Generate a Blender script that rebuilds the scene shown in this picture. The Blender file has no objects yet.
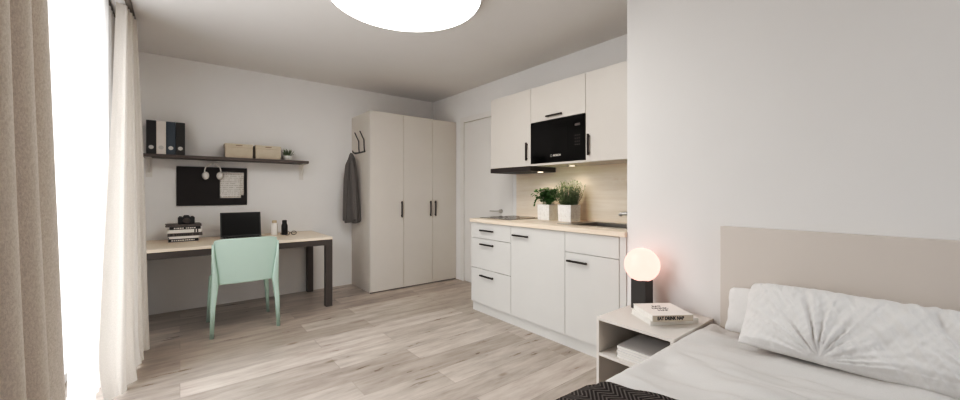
import bpy, bmesh, math, random
from math import sin, cos, pi, radians as R
from mathutils import Vector, Matrix, noise
random.seed(7)
scene = bpy.context.scene
C = scene.collection

# ------------------------------------------------------------------ helpers
def obj(name, bm, m=None, parent=None, bevel=0, smooth=False, segs=2):
    me = bpy.data.meshes.new(name)
    if bm is not None:
        bmesh.ops.recalc_face_normals(bm, faces=bm.faces)
        bm.to_mesh(me); bm.free()
    o = bpy.data.objects.new(name, me); C.objects.link(o)
    if m: me.materials.append(m)
    if parent: o.parent = parent
    if smooth:
        for p in me.polygons: p.use_smooth = True
    if bevel:
        b = o.modifiers.new('bevel', 'BEVEL'); b.width = bevel; b.segments = segs; b.limit_method = 'ANGLE'
        b.angle_limit = R(40); b.harden_normals = False
    return o
def tag(o, label, cat, group=None):
    o['label'] = label; o['category'] = cat
    if group: o['group'] = group
    return o
def thing(name, label, cat, loc=(0, 0, 0), rotz=0, group=None):
    o = bpy.data.objects.new(name, None); C.objects.link(o)
    o.empty_display_size = .05
    o.location = loc; o.rotation_euler = (0, 0, rotz)
    return tag(o, label, cat, group)
def struct(name, bm, m, parent=None, **k):
    o = obj(name, bm, m, parent, **k)
    if parent is None: o['kind'] = 'structure'
    return o
def dup(root, loc, rotz=None, label=None):
    r = root.copy(); C.objects.link(r); r.location = loc
    if rotz is not None: r.rotation_euler = (0, 0, rotz)
    if label: r['label'] = label
    for ch in list(root.children):
        c = ch.copy(); C.objects.link(c); c.parent = r
        for g in ch.children:
            d = g.copy(); C.objects.link(d); d.parent = c
    return r
def NB(): return bmesh.new()
def bx(bm, x0, x1, y0, y1, z0, z1):
    v = [bm.verts.new(p) for p in ((x0,y0,z0),(x1,y0,z0),(x1,y1,z0),(x0,y1,z0),(x0,y0,z1),(x1,y0,z1),(x1,y1,z1),(x0,y1,z1))]
    for f in ((0,3,2,1),(4,5,6,7),(0,1,5,4),(1,2,6,5),(2,3,7,6),(3,0,4,7)): bm.faces.new([v[i] for i in f])
    return bm
def box(*a): return bx(NB(), *a)
def lathe(bm, prof, n=32, c=(0,0,0), axis='Z', caps=True):
    rings = []
    for r, h in prof:
        ring = []
        for k in range(n):
            t = 2*pi*k/n
            a, b = r*cos(t), r*sin(t)
            p = (a, b, h) if axis == 'Z' else ((h, a, b) if axis == 'X' else (a, h, b))
            ring.append(bm.verts.new((c[0]+p[0], c[1]+p[1], c[2]+p[2])))
        rings.append(ring)
    for i in range(len(rings)-1):
        for k in range(n):
            bm.faces.new((rings[i][k], rings[i][(k+1)%n], rings[i+1][(k+1)%n], rings[i+1][k]))
    if caps:
        bm.faces.new(rings[0]); bm.faces.new(rings[-1])
    return bm
def tube(bm, pts, r, n=10, closed=False):
    pts = [Vector(p) for p in pts]; rings = []; N = len(pts)
    rr = r if isinstance(r, (list, tuple)) else [r]*N
    ref = None
    for i, p in enumerate(pts):
        a = pts[i-1] if (i > 0 or closed) else p
        b = pts[(i+1) % N] if (i < N-1 or closed) else p
        d = (b-a).normalized()
        if ref is None:
            ref = Vector((0,0,1)) if abs(d.z) < .9 else Vector((1,0,0))
        s = d.cross(ref).normalized(); t = s.cross(d).normalized(); ref = t
        rings.append([bm.verts.new(p + (s*cos(2*pi*k/n) + t*sin(2*pi*k/n))*rr[i]) for k in range(n)])
    for i in range(N if closed else N-1):
        A, B = rings[i], rings[(i+1) % N]
        for k in range(n): bm.faces.new((A[k], A[(k+1)%n], B[(k+1)%n], B[k]))
    if not closed:
        bm.faces.new(rings[0]); bm.faces.new(rings[-1])
    return bm
def grid(bm, nu, nv, fn):
    V = [[bm.verts.new(fn(i/nu, j/nv)) for j in range(nv+1)] for i in range(nu+1)]
    for i in range(nu):
        for j in range(nv): bm.faces.new((V[i][j], V[i+1][j], V[i+1][j+1], V[i][j+1]))
    return V
def loft(bm, sections, cap=True):
    rings = [[bm.verts.new(p) for p in s] for s in sections]
    n = len(rings[0])
    for A, B in zip(rings, rings[1:]):
        for k in range(n): bm.faces.new((A[k], A[(k+1)%n], B[(k+1)%n], B[k]))
    if cap: bm.faces.new(rings[0]); bm.faces.new(rings[-1])
    return bm
def text(name, s, size, m, parent, loc, ax=(1,0,0), ay=(0,0,1), bold=0, squeeze=1):
    cu = bpy.data.curves.new(name, 'FONT'); cu.body = s; cu.size = size; cu.align_x = 'CENTER'; cu.align_y = 'CENTER'
    cu.extrude = .0003; cu.offset = bold
    t = bpy.data.objects.new('tmp_text', cu); C.objects.link(t)
    dg = bpy.context.evaluated_depsgraph_get()
    me = bpy.data.meshes.new_from_object(t.evaluated_get(dg))
    bpy.data.objects.remove(t); me.name = name
    ax, ay = Vector(ax).normalized(), Vector(ay).normalized(); az = ax.cross(ay)
    M = Matrix((( ax.x*squeeze, ay.x, az.x, loc[0]), (ax.y*squeeze, ay.y, az.y, loc[1]), (ax.z*squeeze, ay.z, az.z, loc[2]), (0,0,0,1)))
    me.transform(M)
    o = bpy.data.objects.new(name, me); C.objects.link(o); o.parent = parent
    me.materials.clear(); me.materials.append(m)
    return o
def fbm(p, o=4): return noise.fractal(Vector(p), 1.0, 2.0, o)

# ------------------------------------------------------------------ materials
def S(h):  # sRGB hex -> linear
    c = [int(h[i:i+2], 16)/255 for i in (0, 2, 4)]
    return tuple(x/12.92 if x <= .04045 else ((x+.055)/1.055)**2.4 for x in c) + (1,)
class N:
    def __init__(s, name):
        s.m = bpy.data.materials.new(name); s.m.use_nodes = True
        s.t = s.m.node_tree; s.b = s.t.nodes['Principled BSDF']; s.out = s.t.nodes['Material Output']
    def n(s, typ, **k):
        x = s.t.nodes.new(typ)
        for a, v in k.items(): setattr(x, a, v)
        return x
    def l(s, a, b): s.t.links.new(a, b)
    def coords(s, scale=(1,1,1), kind='Object', rot=(0,0,0)):
        tc = s.n('ShaderNodeTexCoord'); mp = s.n('ShaderNodeMapping')
        mp.inputs['Scale'].default_value = scale; mp.inputs['Rotation'].default_value = rot
        s.l(tc.outputs[kind], mp.inputs['Vector']); return mp.outputs['Vector']
    def noise(s, vec, scale=5, detail=4, rough=.55):
        x = s.n('ShaderNodeTexNoise'); x.inputs['Scale'].default_value = scale
        x.inputs['Detail'].default_value = detail; x.inputs['Roughness'].default_value = rough
        s.l(vec, x.inputs['Vector']); return x.outputs['Fac']
    def ramp(s, fac, stops):
        x = s.n('ShaderNodeValToRGB'); e = x.color_ramp.elements
        e[0].position, e[0].color = stops[0]; e[1].position, e[1].color = stops[-1]
        for p, c in stops[1:-1]:
            k = e.new(p); k.color = c
        s.l(fac, x.inputs['Fac']); return x.outputs['Color']
    def mix(s, a, b, fac, mode='MIX'):
        x = s.n('ShaderNodeMix', data_type='RGBA', blend_type=mode)
        for sock, v in ((x.inputs[6], a), (x.inputs[7], b), (x.inputs[0], fac)):
            if isinstance(v, (int, float, tuple)): sock.default_value = v
            else: s.l(v, sock)
        return x.outputs[2]
    def bump(s, h, strength=.1, dist=.01):
        x = s.n('ShaderNodeBump'); x.inputs['Strength'].default_value = strength; x.inputs['Distance'].default_value = dist
        s.l(h, x.inputs['Height']); s.l(x.outputs['Normal'], s.b.inputs['Normal'])
    def math(s, op, a, b=0.0):
        x = s.n('ShaderNodeMath', operation=op)
        for i, v in enumerate((a, b)):
            if isinstance(v, (int, float)): x.inputs[i].default_value = v
            else: s.l(v, x.inputs[i])
        return x.outputs[0]
def plain(name, hexc, rough=.5, var=.04, scale=6, metal=0, bump=0, bscale=200, spec=.5):
    q = N(name); c = S(hexc); v = q.coords()
    f = q.noise(v, scale, 3)
    d = tuple(x*(1-var) for x in c[:3]) + (1,); e = tuple(min(1, x*(1+var)) for x in c[:3]) + (1,)
    q.l(q.ramp(f, [(.3, d), (.7, e)]), q.b.inputs['Base Color'])
    q.b.inputs['Roughness'].default_value = rough; q.b.inputs['Metallic'].default_value = metal
    q.b.inputs['Specular IOR Level'].default_value = spec
    if bump: q.bump(q.noise(v, bscale, 2), bump, .002)
    return q.m
def wood(name, c1, c2, stretch, rough=.45, scale=3):
    q = N(name); v = q.coords(stretch)
    f = q.noise(v, scale, 6, .6)
    q.l(q.ramp(f, [(.3, S(c1)), (.7, S(c2))]), q.b.inputs['Base Color'])
    q.b.inputs['Roughness'].default_value = rough
    q.bump(f, .05, .002); return q.m
def emit(name, col, strength, base='FFFFFF'):
    q = N(name); q.b.inputs['Base Color'].default_value = S(base)
    q.b.inputs['Emission Color'].default_value = S(col); q.b.inputs['Emission Strength'].default_value = strength
    q.b.inputs['Roughness'].default_value = .5; return q.m
def cloth(name, hexc, rough=.9, var=.08, weave=900, bump=.3, transl=0, trans=0, vert=None):
    q = N(name); v = q.coords(); c = S(hexc)
    f = q.noise(q.coords((weave*.04, weave*.04, weave*.022)), 8, 3, .75)
    d = tuple(x*(1-var) for x in c[:3]) + (1,); e = tuple(min(1, x*(1+var)) for x in c[:3]) + (1,)
    col = q.ramp(f, [(.35, d), (.65, e)])
    q.l(col, q.b.inputs['Base Color']); q.b.inputs['Roughness'].default_value = rough
    q.b.inputs['Specular IOR Level'].default_value = .15
    if bump: q.bump(f, bump, .003)
    last = q.b.outputs[0]
    if transl:
        t = q.n('ShaderNodeBsdfTranslucent'); q.l(col, t.inputs['Color'])
        x = q.n('ShaderNodeMixShader'); x.inputs[0].default_value = transl
        q.l(last, x.inputs[1]); q.l(t.outputs[0], x.inputs[2]); last = x.outputs[0]
    if trans:
        t = q.n('ShaderNodeBsdfTransparent')
        x = q.n('ShaderNodeMixShader'); x.inputs[0].default_value = trans
        q.l(last, x.inputs[1]); q.l(t.outputs[0], x.inputs[2]); last = x.outputs[0]
    q.l(last, q.out.inputs['Surface']); return q.m

def floor_mat():
    q = N('grey_oak_planks'); v = q.coords()
    br = q.n('ShaderNodeTexBrick'); q.l(v, br.inputs['Vector'])
    br.offset = .37; br.offset_frequency = 2; br.squash = 1
    br.inputs['Scale'].default_value = 1; br.inputs['Brick Width'].default_value = 1.35; br.inputs['Row Height'].default_value = .215
    br.inputs['Mortar Size'].default_value = .0016; br.inputs['Mortar Smooth'].default_value = .2; br.inputs['Bias'].default_value = 0
    br.inputs['Color1'].default_value = (0,0,0,1); br.inputs['Color2'].default_value = (1,1,1,1); br.inputs['Mortar'].default_value = (.5,.5,.5,1)
    # grain: noise stretched along the plank, shifted per plank
    sh = q.n('ShaderNodeVectorMath', operation='MULTIPLY_ADD')
    q.l(br.outputs['Color'], sh.inputs[0]); sh.inputs[1].default_value = (7, 11, 5); q.l(v, sh.inputs[2])
    mp = q.n('ShaderNodeMapping'); mp.inputs['Scale'].default_value = (1.3, 7, 1); q.l(sh.outputs[0], mp.inputs['Vector'])
    g = q.noise(mp.outputs['Vector'], 2.2, 8, .62)
    mp2 = q.n('ShaderNodeMapping'); mp2.inputs['Scale'].default_value = (2.5, 60, 1); q.l(sh.outputs[0], mp2.inputs['Vector'])
    g2 = q.noise(mp2.outputs['Vector'], 2, 4, .6)
    base = q.ramp(br.outputs['Color'], [(0, S(FL1)), (1, S(FL2))])
    grain = q.ramp(g, [(.25, S('827d79')), (.5, S('b4b0ac')), (.75, S('d4d1ce'))])
    col = q.mix(base, grain, .75, 'OVERLAY')
    col = q.mix(col, q.ramp(g2, [(.3, (.78,.76,.74,1)), (.7, (1,1,1,1))]), .35, 'MULTIPLY')
    # knots
    vo = q.n('ShaderNodeTexVoronoi'); mp3 = q.n('ShaderNodeMapping'); mp3.inputs['Scale'].default_value = (1.6, 3.4, 1)
    q.l(v, mp3.inputs['Vector']); q.l(mp3.outputs['Vector'], vo.inputs['Vector']); vo.inputs['Scale'].default_value = 1.0
    kn = q.ramp(vo.outputs['Distance'], [(.03, (1,1,1,1)), (.085, (0,0,0,1))])
    col = q.mix(col, S('6b5d52'), q.math('MULTIPLY', kn, .55))
    col = q.mix(col, S('7d7169'), q.math('MULTIPLY', br.outputs['Fac'], .55))
    q.l(col, q.b.inputs['Base Color'])
    q.l(q.ramp(g, [(.3, (.26,)*3+(1,)), (.7, (.38,)*3+(1,))]), q.b.inputs['Roughness'])
    q.b.inputs['Specular IOR Level'].default_value = .4
    h = q.math('SUBTRACT', q.math('MULTIPLY', g2, .4), br.outputs['Fac'])
    q.bump(h, .12, .002)
    return q.m
FL1, FL2 = 'a59c95', 'c4bcb5'

def throw_mat():
    q = N('charcoal_chevron_knit'); v = q.coords()
    sx = q.n('ShaderNodeSeparateXYZ'); q.l(v, sx.inputs[0])
    tri = q.math('PINGPONG', sx.outputs['X'], .04)
    w = q.math('ADD', sx.outputs['Y'], q.math('MULTIPLY', tri, .9))
    st = q.math('SINE', q.math('MULTIPLY', w, 2*pi/.017))
    f = q.math('ADD', q.math('MULTIPLY', st, .5), .5)
    nz = q.noise(q.coords((60,60,60)), 6, 2)
    f2 = q.math('ADD', q.math('MULTIPLY', f, .8), q.math('MULTIPLY', nz, .2))
    q.l(q.ramp(f2, [(.35, S('37312f')), (.6, S('514a47')), (.95, S('7d7671'))]), q.b.inputs['Base Color'])
    q.b.inputs['Roughness'].default_value = .95; q.b.inputs['Specular IOR Level'].default_value = .1
    q.bump(f2, .9, .006); return q.m
def lines_mat(name, paper, ink, period):
    q = N(name); v = q.coords(); sx = q.n('ShaderNodeSeparateXYZ'); q.l(v, sx.inputs[0])
    st = q.math('PINGPONG', sx.outputs['Z'], period/2)
    ln = q.math('LESS_THAN', st, period*.12)
    nz = q.noise(q.coords((90, 1, 1/period*.5)), 1, 1)
    ln = q.math('MULTIPLY', ln, q.math('GREATER_THAN', nz, .47))
    q.l(q.mix(S(paper), S(ink), ln), q.b.inputs['Base Color']); q.b.inputs['Roughness'].default_value = .8
    return q.m
def stone_mat():
    q = N('white_stone_pot'); v = q.coords((8,8,8)); f = q.noise(v, 2.5, 8, .65)
    q.l(q.ramp(f, [(.3, S('e2dfdb')), (.5, S('f0eeeb')), (.57, S('e0dcd8')), (.62, S('f2f0ed'))]), q.b.inputs['Base Color'])
    q.b.inputs['Roughness'].default_value = .6; q.bump(f, .1, .004); return q.m
def glass_mat(name, tint=(1,1,1,1)):
    q = N(name); t = q.n('ShaderNodeBsdfTransparent'); t.inputs['Color'].default_value = tint
    g = q.n('ShaderNodeBsdfGlossy'); g.inputs['Roughness'].default_value = .02
    x = q.n('ShaderNodeMixShader'); x.inputs[0].default_value = .04; q.l(t.outputs[0], x.inputs[1]); q.l(g.outputs[0], x.inputs[2])
    q.l(x.outputs[0], q.out.inputs['Surface']); return q.m
def leaf_mat(name, c1, c2):
    q = N(name); oi = q.noise(q.coords((30,30,30)), 3, 2)
    q.l(q.ramp(oi, [(.3, S(c1)), (.7, S(c2))]), q.b.inputs['Base Color'])
    q.b.inputs['Roughness'].default_value = .7; q.b.inputs['Specular IOR Level'].default_value = .2; return q.m

M = {}
M['wall'] = plain('painted_wall', 'e5e3e1', .85, .012, 2, bump=.03, bscale=350, spec=.2)
M['ceil'] = plain('painted_ceiling', 'e0dedc', .9, .01, 2, spec=.15)
M['floor'] = floor_mat()
M['front'] = plain('cashmere_laminate', 'cfc9c2', .42, .012, 3)
M['lower'] = plain('pale_laminate', 'd3d1cd', .4, .012, 3)
M['door'] = plain('white_door_paint', 'e0ddd9', .45, .01, 3)
M['gap'] = plain('dark_gap', '6e675f', .8, .05)
M['handle'] = plain('dark_bronze_metal', '3b3532', .38, .05, 20, metal=.6)
M['counter'] = wood('pale_oak_worktop', 'dfcdb8', 'ebdfcf', (14, 1, 14), .4, 3)
M['splash'] = wood('oak_splashback', 'e2d3c0', 'eee2d2', (1, 1, 14), .5, 2.5)
M['desktop'] = wood('oak_desk_top', 'e3d2be', 'efe2d2', (1, 12, 12), .45, 3)
M['metal_dk'] = plain('anthracite_steel', '554d49', .5, .04, 10, metal=.3)
M['mint'] = plain('mint_plastic', 'aec2b7', .45, .02, 4)
M['shelf'] = plain('dark_shelf_laminate', '5b4f49', .55, .06, 12)
M['white'] = plain('white_plastic', 'e4e1dd', .4, .01)
M['wmetal'] = plain('white_metal', 'd9d5d0', .4, .01)
M['black'] = plain('black_plastic', '141212', .45, .05)
M['blackgloss'] = plain('black_glass', '060606', .08, .02)
M['microwin'] = plain('microwave_window', '0d0c0c', .12, .2, 40)
M['silver'] = plain('silver_metal', 'bdbab6', .35, .03, metal=.5)
M['steel'] = plain('brushed_steel', 'b5afa8', .28, .05, 20, metal=.95)
M['binder_blue'] = plain('slate_binder', '3d4751', .6, .05)
M['binder_dk'] = plain('dark_binder', '25221f', .6, .08)
M['binder_bk'] = plain('black_binder', '1b1817', .6, .08)
M['binder_wh'] = plain('white_binder', 'd6cfc9', .6, .03)
M['cardboard'] = plain('beige_card', 'c3b7a7', .75, .04, 20)
M['carddark'] = plain('card_slot', '7d6f5f', .8, .05)
M['pin'] = plain('charcoal_pinboard', '2b2625', .85, .06, 30)
M['paper'] = lines_mat('written_paper', 'd9d5d0', '9d9893', .02)
M['page'] = plain('paper_pages', 'e6e2dc', .8, .03, 60)
M['bookwhite'] = plain('white_book_cover', 'e9e5df', .5, .02)
M['bookblack'] = plain('black_book_cover', '1f1b1a', .5, .05)
M['bookgrey'] = plain('grey_book_cover', '5f5753', .5, .25, 45)
M['hood'] = plain('dark_hood_metal', '352d2a', .45, .04, 10)
M['spine'] = plain('tan_book_spine', 'c4b9ac', .6, .04)
M['ink'] = plain('black_ink', '1a1615', .6, .05)
M['whiteink'] = plain('white_ink', 'd8d3cd', .6, .03)
M['stack'] = plain('pale_magazine', 'd8d5d3', .55, .02)
M['curtain'] = cloth('beige_linen_curtain', 'd6cdc4', .95, .10, 900, .35, transl=.12)
M['curtain_backlit'] = cloth('backlit_linen_curtain', 'e3ded8', .95, .07, 900, .25, transl=.15)  # the beige linen again, base colour lightened to imitate backlight
M['sheer'] = cloth('white_voile', 'f6f5f4', .95, .02, 900, 0, transl=.78, trans=.42)
M['duvet'] = cloth('ivory_cotton', 'd8d5d2', .85, .02, 700, .05)
M['pillow'] = cloth('white_cotton', 'e0dedc', .85, .015, 700, .05)
M['throw'] = throw_mat()
M['headboard'] = plain('beige_headboard', 'd3cac2', .6, .012, 3)
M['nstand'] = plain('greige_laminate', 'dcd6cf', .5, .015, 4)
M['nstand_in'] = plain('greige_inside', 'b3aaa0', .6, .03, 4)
M['jacket'] = cloth('grey_wool', '6d6865', .95, .16, 500, .4)
M['stone'] = stone_mat()
M['soil'] = plain('soil', '3a2c22', .95, .2, 60)
M['leafA'] = leaf_mat('fresh_green_leaf', '34552a', '5f8748')
M['leafB'] = leaf_mat('sage_green_leaf', '5d714f', '97a97c')
M['leafC'] = leaf_mat('succulent_leaf', '4f5b45', '7c8a6c')
M['lampglow'] = emit('opal_ceiling_lamp', 'FFFDF8', 8.5)
M['globe'] = emit('warm_opal_globe', 'FFFFFF', 1.35, '2a2422'); M['globe'].node_tree.nodes['Principled BSDF'].inputs['Emission Color'].default_value = (1, .55, .47, 1)
M['spot'] = emit('spot_lens', 'FFEBD2', 1.6)
M['post'] = plain('dark_lamp_post', '3a3633', .55, .1, 20)
M['glass'] = glass_mat('window_glass')
M['frame'] = plain('white_window_frame', 'e8e8e8', .4, .01)
M['screen'] = plain('laptop_screen', '0b0b0c', .1, .1)
M['cork'] = plain('beige_cap', 'c9b69f', .6, .03)

# ------------------------------------------------------------------ dimensions (metres; camera stands at x=0, y=0, eye 1.2)
H, YB, XR, XW = 2.552, 4.86, 2.985, 2.335     # ceiling, back wall, kitchen wall, bed wall
XL, YF = -.50, -1.5                            # window wall, wall behind the camera
YN = 1.343                                     # end of the kitchen niche

W1, WZ = (1.55, 3.68), H-.04
V0, V1, VZ = 1.05, 2.0, 1.25                     # added unseen window behind the camera, sized for its fill light

# ------------------------------------------------------------------ setting
struct('floor', box(XL-.2, XR+.12, YF-.12, YB+.12, -.1, 0), M['floor'])
struct('ceiling', box(XL-.01, XR+.12, YF-.12, YB+.12, H, H+.12), M['ceil'])
struct('wall_back', box(XL-.2, XR+.12, YB, YB+.12, 0, H), M['wall'])
DY0, DY1, DZ = 3.194, 4.075, 2.128             # door leaf
b = NB(); bx(b, XR, XR+.12, YN, DY0-.02, 0, H); bx(b, XR, XR+.12, DY1+.02, YB, 0, H); bx(b, XR, XR+.12, DY0-.02, DY1+.02, DZ+.02, H)
struct('wall_right', b, M['wall'])
struct('wall_bed', box(XW, XR+.12, YF, YN, 0, H), M['wall'], bevel=.004)
b = NB(); bx(b, XL-.2, V0, YF-.12, YF, 0, H); bx(b, V1, XR+.12, YF-.12, YF, 0, H); bx(b, V0, V1, YF-.12, YF, 0, VZ); bx(b, V0, V1, YF-.12, YF, WZ, H)
struct('wall_front', b, M['wall'])
b = NB()
for y0, y1 in ((YF, W1[0]), (W1[1], YB)): bx(b, XL-.2, XL, y0, y1, 0, H)
for y0, y1 in (W1,): bx(b, XL-.2, XL, y0, y1, WZ, H)
struct('wall_left', b, M['wall'])
def window(name, y0, y1, mull):
    f = NB(); x0, x1 = XL-.13, XL-.06; t = .05
    bx(f, x0, x1, y0, y1, 0, .06); bx(f, x0, x1, y0, y1, WZ-.03, WZ)
    ys = [y0]+mull+[y1]
    for k, y in enumerate(ys):
        a = y if k == 0 else (y-t if k == len(ys)-1 else y-t/2)
        bx(f, x0, x1, a, a+t, .06, WZ-.03)
    w = struct(name, f, M['frame'], bevel=.004)
    for a, c in zip(ys, ys[1:]):
        struct('window_pane', box(x0+.03, x0+.036, a+.02, c-.02, .05, WZ-.02), M['glass'], w)
    return w
window('window_1', W1[0], W1[1], [2.85])
f = NB(); y0, y1 = YF-.09, YF-.03  # frame of the added window, out of view, there to brighten the room
bx(f, V0, V1, y0, y1, VZ, VZ+.05); bx(f, V0, V1, y0, y1, WZ-.05, WZ)
for x in (V0, (V0+V1)/2-.025, V1-.05): bx(f, x, x+.05, y0, y1, VZ+.05, WZ-.05)
w = struct('added_fill_window', f, M['frame'], bevel=.004)
struct('window_pane', box(V0+.02, V1-.02, y0+.027, y0+.033, VZ+.02, WZ-.02), M['glass'], w)
# room door in the kitchen wall
d = struct('door_1', box(XR+.012, XR+.05, DY0, DY1, .006, DZ), M['door'], bevel=.002)
hn = NB(); lathe(hn, [(.025, -.004), (.025, .013)], 24, (XR, 3.335, .972), 'X')
tube(hn, [(XR+.01, 3.335, .972), (XR-.045, 3.335, .972), (XR-.05, 3.35, .972), (XR-.05, 3.47, .972)], .009, 10)
struct('door_handle', hn, M['silver'], d, smooth=False)
kh = NB(); lathe(kh, [(.025, -.004), (.025, .013)], 24, (XR, 3.335, .895), 'X'); bx(kh, XR-.006, XR, 3.332, 3.338, .885, .903)
struct('keyhole_plate', kh, M['silver'], d)
b = NB(); cw, ct = .07, .007
bx(b, XR-ct, XR+.06, DY0-cw-.004, DY0-.004, 0, DZ+.004+cw); bx(b, XR-ct, XR+.06, DY1+.004, DY1+.004+cw, 0, DZ+.004+cw)
bx(b, XR-ct, XR+.06, DY0-.004, DY1+.004, DZ+.004, DZ+.004+cw)
struct('trim_1', b, M['door'], bevel=.003)

# ------------------------------------------------------------------ curtains
def track(x, y0, y1, label):
    b = NB(); bx(b, x-.016, x+.016, y0, y1, H-.022, H-.0005)
    tag(obj('curtain_track', b, M['gap'], bevel=.003), label, 'curtain track')
track(-.285, .3, 3.98, 'slim dark curtain track on the ceiling carrying the beige drapes')
track(-.40, .3, 3.98, 'slim track on the ceiling by the window carrying the white voile')
def curtain(name, label, m, cusp, xt, xb, yt, yb, nf, at, ab, seed, nu=260, nv=60, zb=.004, puddle=0, group=None, ph=0):
    def fn(u, v):
        z = zb + v*(H-.024-zb)
        e = (1-v)
        y0 = yt[0] + (yb[0]-yt[0])*e; y1 = yt[1] + (yb[1]-yt[1])*e
        y = y0 + (y1-y0)*u
        k = fbm((u*3+seed, v*1.2, seed), 2)
        w = sin(2*pi*nf*(u + .03*sin(2*pi*u*2.3+seed)) + ph + .9*k*e)
        w = (2*abs(sin(pi*nf*u + ph + .35*k + .25*sin(9*u)))**.62 - 1) if cusp else math.copysign(abs(w)**.75, w)
        xu0, xu1 = (xt, xb) if not isinstance(xt, tuple) else (xt[0]+(xt[1]-xt[0])*u, xb[0]+(xb[1]-xb[0])*u)
        x = xu0 + (xu1-xu0)*e + (at + (ab-at)*e)*w + .02*e*k
        y += (0 if cusp else .35)*(at+(ab-at)*e)*sin(4*pi*nf*u + ph)*(.5+.5*e)
        if puddle and v < .12:
            q = (1-v/.12)**2
            x += puddle*q*(.6+.6*sin(2*pi*nf*u*1.0+1.2)); z += 0.006*q*(1+sin(23*u))
            z = max(z, .003)
        return (x, y, z)
    b = NB(); grid(b, nu, nv, fn)
    o = obj(name, b, m, smooth=True)
    return tag(o, label, 'curtain', group)
curtain('curtain', 'heavy beige linen drape hanging nearest the viewer at the left edge', M['curtain'], True, -.312, -.312, (.45, 1.31), (.45, 1.72), 7.2, .064, .070, 3.1, 380, 60, ph=.2)
curtain('curtain', 'beige linen drape, coloured lighter as if backlit, gathered at the far end of the window, hem pooling on the floor', M['curtain_backlit'], False, (-.325, -.288), (-.315, -.212), (3.63, 3.92), (2.95, 3.80), 4.6, .028, .045, 8.4, 320, 110, puddle=.03, ph=-1.6)
curtain('sheer_curtain', 'sheer white voile curtain hanging in front of the bright window', M['sheer'], False, -.40, -.40, (2.60, 3.96), (2.60, 3.92), 15, .014, .016, 5.0, 420, 30)

# ------------------------------------------------------------------ ceiling lamp
lamp_rim_profile = [(.47, -.085), (.4925, -.0855), (.495, -.078), (.495, -.045), (.49, -.036), (.45, -.030)]
lp = thing('ceiling_lamp', 'large round white glowing flush lamp on the ceiling', 'lamp', (1.15, 2.215, H))
obj('rim', lathe(NB(), lamp_rim_profile, 96), M['white'], lp, smooth=True)
obj('mounting_plate', lathe(NB(), [(.44, -.03), (.44, 0)], 64), M['white'], lp)
obj('diffuser', lathe(NB(), [(.2, -.112), (.40, -.110), (.46, -.106), (.484, -.098), (.4915, -.086)], 96, caps=True), M['lampglow'], lp, smooth=True)

# ------------------------------------------------------------------ wardrobe
wx0, wx1, wy0, wy1, wz = 1.748, 2.982, 4.252, YB-.003, 2.162
wd = thing('wardrobe', 'tall beige three-door wardrobe in the far corner', 'wardrobe', (wx0, wy0, 0))
def wb(x0, x1, y0, y1, z0, z1): return box(x0-wx0, x1-wx0, y0-wy0, y1-wy0, z0, z1)
obj('carcass', wb(wx0, wx1, wy0+.021, wy1, .004, wz), M['front'], wd, bevel=.001)
obj('plinth', wb(wx0+.004, wx1, wy0+.012, wy0+.0205, 0.001, .014), M['gap'], wd)
xs = [wx0, 2.184, 2.60, wx1]
for k in range(3):
    dd = obj('door', wb(xs[k]+.0018, xs[k+1]-.0018, wy0, wy0+.019, .012, wz-.002), M['front'], wd, bevel=.0015)
    hx = (2.151, 2.566, 2.640)[k]
    hb = NB()
    bx(hb, hx-.007-wx0, hx+.007-wx0, -.026, -.013, .885, 1.085)
    for z in (.90, 1.06): bx(hb, hx-.006-wx0, hx+.006-wx0, -.0135, .0005, z, z+.012)
    obj('handle', hb, M['handle'], dd, bevel=.002)

# hook rail on the wardrobe's side, with a jacket
hr = thing('coat_hook_rail', 'black metal coat hook rail on the side of the wardrobe', 'coat hook', (wx0, 4.6, 1.69))
b = NB(); bx(b, -.008, -.0005, -.20, .14, -.008, .008); obj('rail', b, M['handle'], hr, bevel=.002)
for y in (-.19, -.02):
    b = NB(); tube(b, [(-.006, y, -.004), (-.012, y, .05), (-.014, y, .14), (-.03, y+.003, .175), (-.062, y+.006, .245)], .0065, 8)
    obj('hook', b, M['handle'], hr, smooth=True)
b = NB(); tube(b, [(-.006, .03, 0), (-.05, .03, -.004), (-.068, .03, .006), (-.072, .03, .024)], .0065, 8); obj('hook', b, M['handle'], hr, smooth=True)

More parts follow.
